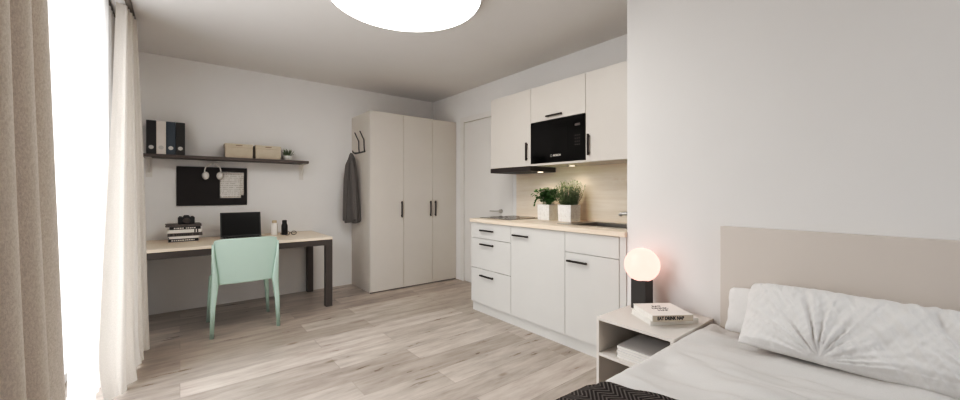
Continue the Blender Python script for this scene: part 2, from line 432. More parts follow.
def jacket():
    jt = thing('jacket', 'grey wool jacket hanging from the hooks beside the wardrobe', 'jacket', (1.655, 4.615, 1.665))
    # cross-section axis a: along the visible width, b: depth
    ax = Vector((.60, -.80, 0)).normalized(); ay = Vector((.80, .60, 0)).normalized()
    def body(prof, n, seed, oa=0, ob=0):
        secs = []
        for (t, z, w, d, c) in prof:
            s = []
            for k in range(n):
                th = 2*pi*k/n
                r = 1 + .16*sin(5*th+seed+z*3) * min(1, t*1.5) + .14*fbm((cos(th)*1.5+seed, sin(th)*1.5, z*2.5), 3)
                a = cos(th)*w*.88*r + c + oa; bb = sin(th)*d*.85*r + ob
                p = ax*a + ay*bb
                s.append((p.x, p.y, z + (.012*sin(3*th+seed) if t > .95 else 0)))
            secs.append(s)
        bm = NB(); loft(bm, secs); return bm
    P = [(0, .015, .012, .012, 0), (.02, .0, .028, .022, 0), (.08, -.05, .052, .032, .004), (.2, -.16, .072, .038, .008), (.4, -.32, .085, .042, .01),
         (.6, -.50, .094, .044, .012), (.8, -.68, .102, .046, .012), (.97, -.825, .108, .048, .012), (1, -.838, .10, .042, .012)]
    obj('body', body(P, 48, 1.3), M['jacket'], jt, smooth=True)
    Q = [(0, -.05, .016, .014, .02), (.2, -.12, .034, .026, .036), (.4, -.3, .040, .030, .054), (.7, -.55, .040, .030, .066), (.97, -.79, .037, .028, .072), (1, -.80, .032, .024, .072)]
    obj('sleeve', body(Q, 32, 4.2, .004, -.046), M['jacket'], jt, smooth=True)
    Q2 = [(t, z-.01, w, d, -c+.02) for t, z, w, d, c in Q]
    obj('sleeve', body(Q2, 32, 7.9, -.012, -.030), M['jacket'], jt, smooth=True)
    b = NB(); tube(b, [(.0, 0, -.006), (-.006, -.004, .012), (-.008, .012, .02), (-.002, .016, .004)], .003, 6, closed=True)
    obj('hanging_loop', b, M['jacket'], jt, smooth=True)
jacket()

# ------------------------------------------------------------------ kitchen, lower units (fronts at x = 2.325)
xf, xk = 2.325, XR-.018
def bar_handle(parent, y0, y1, z, x, h=.014):
    b = NB(); bx(b, x-.026, x-.013, y0, y1, z-h/2, z+h/2)
    for y in (y0+.012, y1-.022): bx(b, x-.0135, x+.0005, y, y+.01, z-h/2+.001, z+h/2-.001)
    return obj('handle', b, M['handle'], parent, bevel=.0015)
def vbar_handle(parent, y, z0, z1, x):
    b = NB(); bx(b, x-.026, x-.013, y-.007, y+.007, z0, z1)
    for z in (z0+.012, z1-.022): bx(b, x-.0135, x+.0005, y-.005, y+.005, z, z+.01)
    return obj('handle', b, M['handle'], parent, bevel=.0015)
def unit(label, y0, y1, name='base_cabinet', top=.897):
    u = thing(name, label, 'cabinet', (0, 0, 0))
    obj('carcass', box(xf+.02, xk, y0+.0008, y1-.0008, .093, top), M['lower'], u)
    obj('plinth', box(xf+.024, xf+.042, y0+.0004, y1-.0004, 0, .092), M['lower'], u)
    return u
g = .0018
u1 = unit('pale kitchen drawer cabinet with three drawers under the hob', 2.46, 3.048)
for z0, z1, hz in ((.742, .893, .823), (.442, .738, .687), (.096, .438, .378)):
    dr = obj('drawer', box(xf, xf+.0195, 2.46+g, 3.048-g, z0, z1), M['lower'], u1, bevel=.0015)
    bar_handle(dr, 2.69, 2.888, hz, xf)
u2 = unit('pale kitchen base cabinet with one full-height door, left of the sink cabinet', 1.853, 2.46, top=.795)
dr = obj('door', box(xf, xf+.0195, 1.853+g, 2.46-g, .096, .893), M['lower'], u2, bevel=.0015); bar_handle(dr, 2.235, 2.425, .817, xf)
u3 = unit('pale kitchen sink cabinet beside the bed wall, false drawer over a door', 1.394, 1.853, top=.795)
obj('drawer_front', box(xf, xf+.0195, 1.394+g, 1.853-g, .742, .893), M['lower'], u3, bevel=.0015)
dr = obj('door', box(xf, xf+.0195, 1.394+g, 1.853-g, .096, .738), M['lower'], u3, bevel=.0015); bar_handle(dr, 1.642, 1.823, .676, xf)
b = NB(); bx(b, xf+.002, xk, YN+.002, 1.392, 0, .897)
tag(obj('filler_panel', b, M['lower'], bevel=.001), 'narrow pale filler panel between the sink cabinet and the wall corner', 'panel')
# worktop with the sink cut out
sy0, sy1, sx0, sx1 = 1.44, 1.93, 2.50, 2.86
b = NB(); cx0, cx1, cy0, cy1 = 2.307, XR-.0175, YN+.001, 3.052
bx(b, cx0, sx0, cy0, cy1, .898, .932); bx(b, sx1, cx1, cy0, cy1, .898, .932); bx(b, sx0, sx1, cy0, sy0, .898, .932); bx(b, sx0, sx1, sy1, cy1, .898, .932)
bmesh.ops.remove_doubles(b, verts=b.verts, dist=1e-5)
tag(obj('worktop', b, M['counter']), 'pale oak kitchen worktop running over the base cabinets', 'worktop')
b = NB(); bx(b, XR-.0165, XR-.0005, YN+.001, 3.05, .932, 1.446)
tag(obj('splashback', b, M['splash']), 'pale oak splashback panel between worktop and wall cabinets', 'splashback')
# hob
hb = thing('hob', 'black glass hob set flat in the left end of the worktop', 'hob', (2.68, 2.80, .932))
obj('glass_top', box(-.25, .22, -.21, .23, .0005, .006), M['blackgloss'], hb, bevel=.002)
obj('rim', box(-.254, .224, -.214, .234, .0002, .0035), M['steel'], hb)
for x, y, r in ((-.10, -.09, .075), (-.09, .12, .09), (.1, -.09, .09), (.1, .12, .075)):
    b = NB(); tube(b, [(x+r*cos(2*pi*k/32), y+r*sin(2*pi*k/32), .0062) for k in range(32)], .0012, 6, closed=True); obj('cooking_ring', b, M['metal_dk'], hb)
# sink
sk = thing('kitchen_sink', 'stainless steel sink with drainer sunk into the worktop', 'sink', (0, 0, 0))
b = NB(); t = .003
bx(b, sx0+.004, sx1-.004, sy0+.004, sy1-.004, .80, .80+t)
bx(b, sx0+.004, sx0+.004+t, sy0+.004, sy1-.004, .80, .934); bx(b, sx1-.004-t, sx1-.004, sy0+.004, sy1-.004, .80, .934)
bx(b, sx0+.004, sx1-.004, sy0+.004, sy0+.004+t, .80, .934); bx(b, sx0+.004, sx1-.004, sy1-.004-t, sy1-.004, .80, .934)
obj('basin', b, M['steel'], sk)
b = NB(); e = .03
bx(b, sx0-e, sx0+.006, sy0-e, sy1+.12, .9325, .937); bx(b, sx1-.006, sx1+.07, sy0-e, sy1+.12, .9325, .937)
bx(b, sx0+.006, sx1-.006, sy0-e, sy0+.006, .9325, .937); bx(b, sx0+.006, sx1-.006, sy1-.006, sy1+.12, .9325, .937)
obj('rim', b, M['steel'], sk, bevel=.001)
b = NB(); lathe(b, [(.04, 0), (.04, .004), (.03, .005)], 24, (2.68, 1.68, .8035)); obj('drain', b, M['silver'], sk)
# faucet mostly behind the wall corner
fc = thing('faucet', 'low chrome kitchen tap behind the sink at the wall corner', 'tap', (2.89, 1.575, .937))
obj('base', lathe(NB(), [(.024, .0002), (.024, .05), (.02, .06)], 24), M['silver'], fc, smooth=False)
b = NB(); tube(b, [(0, 0, .055), (0, 0, .075), (-.01, .03, .085), (-.02, .085, .085), (-.025, .125, .082), (-.026, .135, .066)], .015, 12); obj('spout', b, M['silver'], fc, smooth=True)
b = NB(); tube(b, [(0, 0, .06), (.0, -.02, .10), (.005, -.08, .115)], .008, 10); obj('lever', b, M['silver'], fc, smooth=True)
# sockets
def socket(x, y, z, label, rot=False):
    s = thing('wall_socket', label, 'socket', (x, y, z))
    obj('cover_plate', box(-.006, -.0004, -.068, .068, -.034, .034), M['splash'], s, bevel=.002)
    for k in (-.036, .036):
        obj('outlet', lathe(NB(), [(.016, -.0075), (.019, -.0085), (.021, -.0055)], 24, (0, k*.9, 0), 'X'), M['counter'], s)
socket(XR-.0165, 1.772, 1.305, 'beige double wall socket on the splashback by the wall corner')

# ------------------------------------------------------------------ kitchen, wall cabinets (fronts at x = 2.6)
uf = 2.60; cz0, cz1 = 1.446, 2.178
def wcab(label, y0, y1, z0, z1, hp):
    u = thing('wall_cabinet', label, 'cabinet')
    obj('carcass', box(uf+.02, XR-.001, y0+.0008, y1-.0008, z0, z1), M['front'], u)
    dd = obj('door', box(uf, uf+.0195, y0+g, y1-g, z0+.002, z1), M['front'], u, bevel=.0015)
    if hp[0] == 'v': vbar_handle(dd, hp[1], 1.50, 1.672, uf)
    else: bar_handle(dd, 2.093, 2.275, 1.884, uf)
    return u
wcab('beige wall cabinet with a tall door above the hood, left of the microwave', 2.477, 3.062, cz0, cz1, ('v', 2.522))
wcab('short beige wall cabinet with a flap door directly above the microwave', 1.861, 2.477, 1.85, cz1, ('h',))
wcab('beige wall cabinet with a tall door against the bed wall, right of the microwave', YN+.002, 1.861, cz0, cz1, ('v', 1.826))
# open niche for the microwave
b = NB(); bx(b, uf+.002, XR-.001, 1.862, 2.476, cz0, cz0+.018); bx(b, XR-.02, XR-.001, 1.862, 2.476, cz0+.018, 1.849)
tag(obj('microwave_shelf', b, M['front']), 'beige shelf board carrying the microwave between the wall cabinets', 'shelf')
mw = thing('microwave', 'black built-in microwave between the beige wall cabinets', 'microwave', (uf, 2.169, 1.465))
obj('body', box(.012, .36, -.300, .300, .002, .380), M['black'], mw)
obj('front_panel', box(-.004, .0115, -.304, .304, .001, .382), M['blackgloss'], mw, bevel=.002)
obj('window', box(-.0052, -.0042, -.13, .24, .08, .30), M['microwin'], mw)
b = NB()
for r in range(4):
    for c in range(3): bx(b, -.0052, -.0042, -.255+c*.02, -.246+c*.02, .13+r*.026, .139+r*.026)
obj('buttons', b, M['metal_dk'], mw)
obj('display', box(-.0052, -.0042, -.258, -.205, .292, .312), M['metal_dk'], mw)
text('brand_logo', 'BOSCH', .026, M['whiteink'], mw, (-.0046, -.012, .060), (0,-1,0), (0,0,1), .0006)
b = NB(); tube(b, [(-.0046, .052+.010*cos(2*pi*k/20), .060+.010*sin(2*pi*k/20)) for k in range(20)], .0013, 5, closed=True); obj('brand_emblem', b, M['whiteink'], mw)
# hood
hd = thing('extractor_hood', 'slim dark extractor hood under the left wall cabinet', 'extractor hood', (0, 0, 0))
obj('hood_body', box(uf-.003, XR-.02, 2.479, 3.064, 1.40, 1.4455), M['hood'], hd, bevel=.002)
obj('filter', box(uf+.10, XR-.08, 2.56, 2.98, 1.396, 1.3998), M['metal_dk'], hd)
for y in (2.55, 2.96):
    pass
def spot(x, y, z, label, par=None):
    if par:
        obj('spot_lens', lathe(NB(), [(.026, -.006), (.03, 0)], 24, (x, y, z)), M['spot'], par)
    else:
        s = thing('cabinet_spotlight', label, 'spotlight', (x, y, z))
        obj('spot_ring', lathe(NB(), [(.034, -.005), (.037, -.0003)], 28), M['silver'], s)
        obj('spot_lens', lathe(NB(), [(.024, -.0075), (.026, -.005)], 28), M['spot'], s)
    li = bpy.data.lights.new('spot_light', 'SPOT'); li.energy = 2.6; li.spot_size = R(150); li.spot_blend = 1; li.color = (1, .88, .74); li.shadow_soft_size = .03
    lo = bpy.data.objects.new('spot_light', li); lo.location = (x, y, z-.02); C.objects.link(lo)
spot(2.80, 2.535, 1.40, '', hd)
spot(2.82, 2.165, cz0, 'small round under-cabinet spotlight shining on the splashback below the microwave')

# potted herbs on the worktop
def square_pot(root, s, h, t=.008):
    b = NB()
    o = loft(b, [[(-s*.96,-s*.96,0),(s*.96,-s*.96,0),(s*.96,s*.96,0),(-s*.96,s*.96,0)], [(-s,-s,h),(s,-s,h),(s,s,h),(-s,s,h)],
             [(-s+t,-s+t,h),(s-t,-s+t,h),(s-t,s-t,h),(-s+t,s-t,h)], [(-s+t,-s+t,h-.02),(s-t,-s+t,h-.02),(s-t,s-t,h-.02),(-s+t,s-t,h-.02)]])
    obj('pot', b, M['stone'], root, bevel=.003)
    obj('soil', box(-s+t+.0005, s-t-.0005, -s+t+.0005, s-t-.0005, h-.019, h-.012), M['soil'], root)
def leaf(bm, p, d, up, L, W, curl=.2):
    d = d.normalized(); s = d.cross(up)
    if s.length < 1e-3: s = Vector((1,0,0))
    s.normalize(); nrm = s.cross(d)
    pts = []
    for t, w in ((0, .15), (.3, .9), (.6, .95), (.85, .5), (1, .03)):
        c = p + d*L*t - nrm*curl*L*t*t
        pts.append((bm.verts.new(c - s*W*w/2), bm.verts.new(c + s*W*w/2)))
    for a, b_ in zip(pts, pts[1:]): bm.faces.new((a[0], a[1], b_[1], b_[0]))
def herb_broad(root, h, s):
    rnd = random.Random(11); st = NB(); lf = NB()
    for k in range(110):
        a = rnd.uniform(0, 2*pi); r = rnd.uniform(0, .8)*s
        p0 = Vector((r*cos(a), r*sin(a), h-.015)); out = Vector((cos(a), sin(a), 0))
        hh = rnd.uniform(.11, .20); sp = rnd.uniform(.03, .10)*(.4+r/s)
        pts = [p0 + out*sp*t*t + Vector((0,0,hh*(1.15*t-.25*t*t))) for t in (0, .33, .66, 1)]
        tube(st, pts, .0012, 4)
        for q in range(8):
            t = rnd.uniform(.35, 1); c = p0 + out*sp*t*t + Vector((0,0,hh*(1.15*t-.25*t*t)))
            b_ = rnd.uniform(0, 2*pi); dd = Vector((cos(b_), sin(b_), rnd.uniform(-.3, .6))) + out*.5
            leaf(lf, c, dd, Vector((0,0,1)), rnd.uniform(.026, .044), rnd.uniform(.016, .026), .35)
    # a drooping sprig on the window side
    for k in range(7):
        t = k/6; c = Vector((-.5*s - .03*t, s*.7 + .06*sin(t*1.6), h + .075 - .10*t*t + .03*t))
        for b_ in (-1, 0, 1): leaf(lf, c, Vector((-.3-.2*b_*b_, .5+.5*b_, -.6)), Vector((0,.3,1)), .032, .020, .3)
    obj('stems', st, M['leafA'], root); obj('foliage', lf, M['leafA'], root, smooth=True)
def herb_needle(root, h, s):
    rnd = random.Random(5); st = NB(); lf = NB()
    for k in range(120):
        a = rnd.uniform(0, 2*pi); r = math.sqrt(rnd.random())*s*.9
        p0 = Vector((r*cos(a), r*sin(a), h-.015)); out = Vector((cos(a), sin(a), 0))
        hh = rnd.uniform(.09, .25)*(1.05-.25*r/s); sp = rnd.uniform(.0, .10)*(.25+r/s)
        w1, w2 = rnd.uniform(-.02, .02), rnd.uniform(-.02, .02)
        f = lambda t: p0 + out*sp*t**.8 + Vector((w1*t*t, w2*t*t, hh*t))
        tube(st, [f(t) for t in (0, .35, .7, 1)], .0011, 4)
        for q in range(20):
            t = .12 + .88*q/19; b_ = q*2.4 + k
            dd = Vector((cos(b_), sin(b_), rnd.uniform(.1, .9)))
            leaf(lf, f(t), dd, Vector((0,0,1)), rnd.uniform(.016, .030), rnd.uniform(.006, .010), .1)
    obj('stems', st, M['leafB'], root); obj('foliage', lf, M['leafB'], root, smooth=True)
pA = thing('potted_herb', 'leafy bright green herb with a drooping sprig in square white pot', 'plant', (2.79, 2.425, .932), group='potted herbs on the worktop')
square_pot(pA, .075, .148); herb_broad(pA, .148, .07)
pB = thing('potted_herb', 'bushy grey-green needle-leaved herb in square white pot, nearer the sink', 'plant', (2.772, 2.16, .932), group='potted herbs on the worktop')
square_pot(pB, .073, .152); herb_needle(pB, .152, .07)

# ------------------------------------------------------------------ desk
dx0, dx1, dy0, dy1, dz = -.345, 1.256, 4.055, YB-.004, .728
dk = thing('desk', 'long oak-topped desk with dark steel frame along the back wall', 'desk', (dx0, dy0, 0))
DW, DD = dx1-dx0, dy1-dy0
obj('desk_top', box(0, DW, 0, DD, .702, dz), M['desktop'], dk, bevel=.002)
b = NB(); bx(b, .001, DW-.001, .004, .05, .645, .7015); bx(b, .001, DW-.001, DD-.05, DD-.004, .645, .7015)
bx(b, .001, .05, .05, DD-.05, .645, .7015); bx(b, DW-.05, DW-.001, .05, DD-.05, .645, .7015)
obj('frame', b, M['metal_dk'], dk)
for x in (.001, DW-.066):
    for y in (.004, DD-.069): obj('leg', box(x, x+.065, y, y+.065, 0, .6448), M['metal_dk'], dk, bevel=.002)

# mint chair, seen from behind
ch = thing('desk_chair', 'mint green moulded plastic chair pulled up to the desk', 'chair', (.446, 3.772, 0))
def chair():
    # backrest: curved, tapering, rounded shell
    def sec(v, y_off, inset):
        z = .425 + v*(.812-.425)
        hw = (.205 + .03*v) - inset
        if v > .9: hw -= .012*((v-.9)/.1)**2
        lean = -.05*v
        return z, hw, lean
    nu, nv = 28, 20
    b = NB()
    def shell(th):
        def fn(u, v):
            z, hw, lean = sec(v, 0, 0); x = (2*u-1)*hw
            y = lean - .028*(1-(x/.235)**2)*1.0 + .03 + th
            if v == 1: z -= .012*abs(2*u-1)**6
            return (x, y, z)
        return fn
    A = grid(b, nu, nv, shell(-.006)); B = grid(b, nu, nv, shell(.006))
    for i in range(nu):
        b.faces.new((A[i][0], A[i+1][0], B[i+1][0], B[i][0])); b.faces.new((A[i][nv], A[i+1][nv], B[i+1][nv], B[i][nv]))
    for j in range(nv):
        b.faces.new((A[0][j], A[0][j+1], B[0][j+1], B[0][j])); b.faces.new((A[nu][j], A[nu][j+1], B[nu][j+1], B[nu][j]))
    obj('backrest', b, M['mint'], ch, smooth=True, bevel=.004)
    b = NB()
    A = grid(b, 20, 20, lambda u, v: ((2*u-1)*(.205+.02*v), .03+.46*v, .448-.010*sin(pi*u)*sin(pi*v)-.012*max(0, v-.85)/.15))
    B = grid(b, 20, 20, lambda u, v: ((2*u-1)*(.205+.02*v), .03+.46*v, .425-.008*max(0, v-.85)/.15))
    for i in range(20):
        for j in (0, 20): b.faces.new((A[i][j], A[i+1][j], B[i+1][j], B[i][j])); b.faces.new((A[j][i], A[j][i+1], B[j][i+1], B[j][i]))
    obj('seat', b, M['mint'], ch, smooth=True, bevel=.006)
    def legsec(c, w, d):
        x, y, z = c; r = .3; pts = []
        for k in range(16):
            t = 2*pi*k/16; cx = math.copysign(abs(cos(t))**.6, cos(t)); sy = math.copysign(abs(sin(t))**.6, sin(t))
            pts.append((x+cx*w/2, y+sy*d/2, z))
        return pts
    for s in (-1, 1):
        b = NB()
        loft(b, [legsec((s*.244, -.012, 0), .030, .030), legsec((s*.236, 0, .25), .040, .038), legsec((s*.222, .008, .42), .052, .046),
                 legsec((s*.224, -.006, .50), .044, .040), legsec((s*.234, -.018, .66), .026, .034), legsec((s*.238, -.026, .77), .014, .026)])
        obj('leg', b, M['mint'], ch, smooth=True)
        b = NB()
        loft(b, [legsec((s*.245, .500, 0), .028, .028), legsec((s*.232, .485, .22), .036, .036), legsec((s*.215, .465, .424), .050, .046), legsec((s*.212, .462, .432), .046, .042)])
        obj('leg', b, M['mint'], ch, smooth=True)
chair()

# things on the desk
def book(name, label, loc, rz, L, D, T, cover, page=None, group=None, spine='-y'):
    r = thing(name, label, 'book', loc, rz, group)
    c = NB(); t = .0022
    bx(c, -L/2, L/2, 0, D, 0, t); bx(c, -L/2, L/2, 0, D, T-t, T); bx(c, -L/2, L/2, 0, t, t, T-t)
    obj('cover', c, cover, r)
    obj('pages', box(-L/2+.003, L/2-.003, t+.0005, D-.003, t+.0002, T-t-.0002), page or M['page'], r)
    return r
GB = 'book stack on the desk'
zz = dz + .0006
specs = [ # label, length, depth, thick, cover, dx, rot, ink
 ('black-spined book with white lettering marks at the bottom of the desk stack', .225, .17, .027, 'bookblack', 0, .03, 'whiteink'),
 ('thin white book resting on the lowest black book of the desk stack', .222, .165, .023, 'bookwhite', .002, -.01, None),
 ('mottled dark grey book in the middle of the desk stack', .262, .18, .030, 'bookgrey', .012, -.04, 'bookblack'),
 ('thick white book with two dark bands, second below the topmost of the stack', .258, .18, .032, 'bookwhite', .008, .02, 'band'),
 ('black book with pale lettering marks, just under the topmost book', .235, .17, .026, 'bookblack', .012, -.02, 'whiteink'),
 ('thin charcoal book on top of the desk stack, under the camera', .27, .19, .022, 'bookgrey', .002, .05, None)]
SX, SY = .028, 4.55
for i, (lab, L, D, T, cov, ddx, rz, ink) in enumerate(specs):
    o = book('book', lab, (SX+ddx, SY+.002*i, zz), rz, L, D, T, M[cov], None, GB)
    rnd = random.Random(i); b = NB()
    if ink in ('whiteink', 'bookblack'):
        x = -L/2+.02
        while x < L/2-.03:
            w = rnd.uniform(.006, .016)
            if rnd.random() > .15: bx(b, x, x+w, -.0006, .0002, T*.24, T*.74)
            x += w+.004
        obj('spine_print', b, M[ink], o)
    elif ink == 'band':
        for x in (L*.28, L*.36): bx(b, x, x+.010, -.0006, .0002, 0.0005, T-.0005)
        obj('spine_print', b, M['ink'], o)
    zz += T + .0005
# camera
cm = thing('camera', 'small black camera sitting on top of the desk book stack', 'camera', (.048, 4.625, zz), .05)
obj('body', box(-.064, .064, -.018, .018, .0002, .066), M['black'], cm, bevel=.006)
b = NB(); loft(b, [[(-.028,-.016,.066),(.028,-.016,.066),(.028,.016,.066),(-.028,.016,.066)], [(-.017,-.012,.084),(.017,-.012,.084),(.017,.010,.084),(-.017,.010,.084)]]); obj('viewfinder', b, M['black'], cm, bevel=.002)
b = NB(); lathe(b, [(.028, -.0185), (.029, -.035), (.026, -.05), (.02, -.051), (.018, -.046)], 28, (0, 0, .032), 'Y'); obj('lens', b, M['metal_dk'], cm)
for x in (-.046, .045): obj('dial', lathe(NB(), [(.011, .066), (.011, .074)], 20, (x, 0, 0)), M['metal_dk'], cm)
# laptop
lt = thing('laptop', 'open laptop with a dark screen standing on the desk', 'laptop', (.494, 4.53, dz+.0005), -.02)
obj('keyboard_base', box(-.178, .178, -.21, .03, 0, .014), M['silver'], lt, bevel=.003)
b = NB()
for r in range(5):
    for c in range(13): bx(b, -.158+c*.0245, -.158+c*.0245+.020, -.10+r*.023, -.10+r*.023+.018, .0142, .0158)
obj('keys', b, M['black'], lt)
sc_ = obj('screen', box(-.178, .178, -.004, .004, 0, .252), M['black'], lt, bevel=.003); sc_.location = (0, .034, .014); sc_.rotation_euler = (R(-14), 0, 0)
obj('display', box(-.166, .166, -.0048, -.0042, .014, .242), M['screen'], sc_)
obj('hinge', box(-.14, .14, .024, .036, .006, .016), M['metal_dk'], lt)
# bottles and glasses
bt = thing('bottle', 'white bottle with a beige cap standing on the desk', 'bottle', (.807, 4.61, dz+.0005))
obj('body', lathe(NB(), [(.031, 0), (.034, .004), (.034, .112), (.027, .128), (.02, .133)], 28), M['bookwhite'], bt, smooth=True)
obj('cap', lathe(NB(), [(.023, .1332), (.023, .158), (.02, .161)], 24), M['cork'], bt)
bt2 = thing('bottle', 'black bottle standing on the desk beside the eyeglasses', 'bottle', (.905, 4.60, dz+.0005))
obj('body', lathe(NB(), [(.028, 0), (.031, .004), (.031, .10), (.024, .122), (.020, .128)], 28), M['black'], bt2, smooth=True)
obj('cap', lathe(NB(), [(.023, .1282), (.023, .155), (.02, .159)], 24), M['black'], bt2)
gl = thing('eyeglasses', 'black-framed eyeglasses lying on the desk by the black bottle', 'glasses', (.945, 4.50, dz+.001), .15)
for s in (-1, 1):
    b = NB(); tube(b, [(s*.034+.026*cos(2*pi*k/24), 0, .022+.020*sin(2*pi*k/24)) for k in range(24)], .0028, 6, closed=True); obj('rim', b, M['black'], gl, smooth=True)
    b = NB(); tube(b, [(s*.062, 0, .028), (s*.066, .02, .027), (s*.062, .11, .012), (s*.058, .135, .002)], .0024, 6); obj('temple', b, M['black'], gl, smooth=True)
b = NB(); tube(b, [(-.010, 0, .026), (0, -.002, .030), (.010, 0, .026)], .0024, 6); obj('bridge', b, M['black'], gl, smooth=True)

# ------------------------------------------------------------------ wall shelf and what it carries
sz0, sz1 = 1.53, 1.557
sh = thing('wall_shelf', 'long dark wooden shelf on white brackets above the desk', 'shelf', (0, 0, 0))
obj('board', box(-.27, 1.165, 4.622, YB-.001, sz0, sz1), M['shelf'], sh, bevel=.002)
for x in (-.235, 1.135):
    b = NB(); bx(b, x-.024, x+.024, YB-.007, YB-.0005, 1.345, sz0-.0005); bx(b, x-.024, x+.024, 4.66, YB-.007, sz0-.006, sz0-.0005)
    tube(b, [(x, YB-.008, 1.39), (x, 4.74, sz0-.008)], .008, 8)
    obj('bracket', b, M['wmetal'], sh)
GBD = 'ring binders on the shelf'
def binder(label, x, m, ring_m, w=.070):
    r = thing('ring_binder', label, 'binder', (x, 4.638, sz1+.0005), 0, GBD)
    obj('cover', box(-w/2, w/2, 0, .20, 0, .312), m, r, bevel=.003)
    b = NB(); lathe(b, [(.011, -.0022), (.019, -.0022), (.019, .0005)], 28, (0, 0, .062), 'Y', caps=False)
    obj('finger_ring', b, ring_m, r)
    obj('finger_hole', lathe(NB(), [(.0112, -.0012), (.0112, .0003)], 24, (0, 0, .062), 'Y'), ring_m, r)
binder('black ring binder at the window end of the binder row', -.210, M['binder_bk'], M['silver'])
binder('white ring binder between the black one and the slate blue one', -.139, M['binder_wh'], M['silver'])
binder('slate blue ring binder on the shelf', -.068, M['binder_blue'], M['silver'])
binder('dark grey ring binder next to the slate blue one, on the side of the boxes', .003, M['binder_dk'], M['silver'])
def sbox(label, x0, x1):
    r = thing('storage_box', label, 'box', ((x0+x1)/2, 4.665, sz1+.0005), 0, 'storage boxes on the shelf'); w = (x1-x0)/2
    obj('box_body', box(-w+.003, w-.003, .003, .165, 0, .108), M['cardboard'], r, bevel=.002)
    obj('lid', box(-w, w, 0, .168, .1085, .149), M['cardboard'], r, bevel=.003)
    obj('finger_slot', box(-.03, .03, -.0006, .0004, .128, .136), M['carddark'], r)
sbox('beige lidded storage box on the shelf, nearer the binders', .362, .612)
sbox('beige lidded storage box on the shelf, beside the small succulent', .634, .884)
sp = thing('potted_succulent', 'small spiky succulent in a round white pot on the shelf', 'plant', (.965, 4.74, sz1+.0005))
obj('pot', lathe(NB(), [(.026, 0), (.040, .012), (.046, .035), (.045, .058), (.040, .058), (.040, .05)], 32), M['white'], sp, smooth=True)
obj('soil', lathe(NB(), [(.039, .046), (.039, .051)], 24), M['soil'], sp)
b = NB(); rnd = random.Random(3)
for k in range(46):
    a = rnd.uniform(0, 2*pi); el = rnd.uniform(.25, 1.4)
    dd = Vector((cos(a)*cos(el), sin(a)*cos(el), sin(el)))
    L = rnd.uniform(.06, .10)
    leaf(b, Vector((dd.x*.02, dd.y*.02, .05)), dd, Vector((0,0,1)), L, .012, -.15)
obj('leaves', b, M['leafC'], sp, smooth=True)

# pinboard, papers, headphones
pb = thing('pinboard', 'charcoal pinboard on the wall under the shelf', 'pinboard', (.275, YB, 1.26))
obj('panel', box(-.303, .303, -.018, -.001, -.2, .2), M['pin'], pb, bevel=.002)
def sheet(label, x0, x1, z0, z1, y, rot):
    cx, cz = (x0+x1)/2, (z0+z1)/2
    b = NB(); grid(b, 8, 8, lambda u, v: ((u-.5)*(x1-x0), -.004*(1-v)**2 - .002*sin(pi*u)*(1-v), (v-.5)*(z1-z0)))
    o = obj('paper_sheet', b, M['paper'], smooth=True); o.location = (cx, y, cz); o.rotation_euler = (0, rot, 0)
    o.modifiers.new('s', 'SOLIDIFY').thickness = .0006
    return tag(o, label, 'paper', 'papers on the pinboard')
sheet('handwritten white sheet pinned in front of another sheet on the pinboard', .330, .522, 1.135, 1.405, YB-.0225, 0)
sheet('white sheet peeking out right behind the handwritten one on the pinboard', .348, .548, 1.165, 1.415, YB-.0195, .01)
hk = NB(); lathe(hk, [(.006, -.075), (.006, -.001)], 14, (.265, YB, 1.492), 'Y'); lathe(hk, [(.010, -.079), (.010, -.075)], 14, (.265, YB, 1.492), 'Y')
tag(obj('wall_peg', hk, M['silver']), 'small metal peg above the pinboard holding the headphones', 'peg')
hp = thing('headphones', 'silver-white headphones hanging over the top of the pinboard', 'headphones', (.268, YB-.060, 1.395))
b = NB(); tube(b, [(.070*cos(t), 0, .012+.098*sin(t)) for t in [pi*k/28 for k in range(29)]], .0065, 8); obj('headband', b, M['white'], hp, smooth=True)
b = NB(); tube(b, [(.062*cos(t), 0, .0125+.0915*sin(t)) for t in [pi*(.2+.6*k/16) for k in range(17)]], .009, 8); obj('headband_pad', b, M['wmetal'], hp, smooth=True)
for s_ in (-1, 1):
    b = NB(); lathe(b, [(.020, -.024), (.030, -.018), (.034, 0), (.030, .014), (.022, .018)], 28, (0, 0, 0), 'Y')
    Mx = Matrix.Translation((s_*.062, 0, -.025)) @ Matrix.Rotation(s_*-.5, 4, 'Z') @ Matrix.Diagonal((.9, 1, 1.25, 1))
    b.transform(Mx)
    obj('ear_cup', b, M['wmetal'], hp, smooth=True)

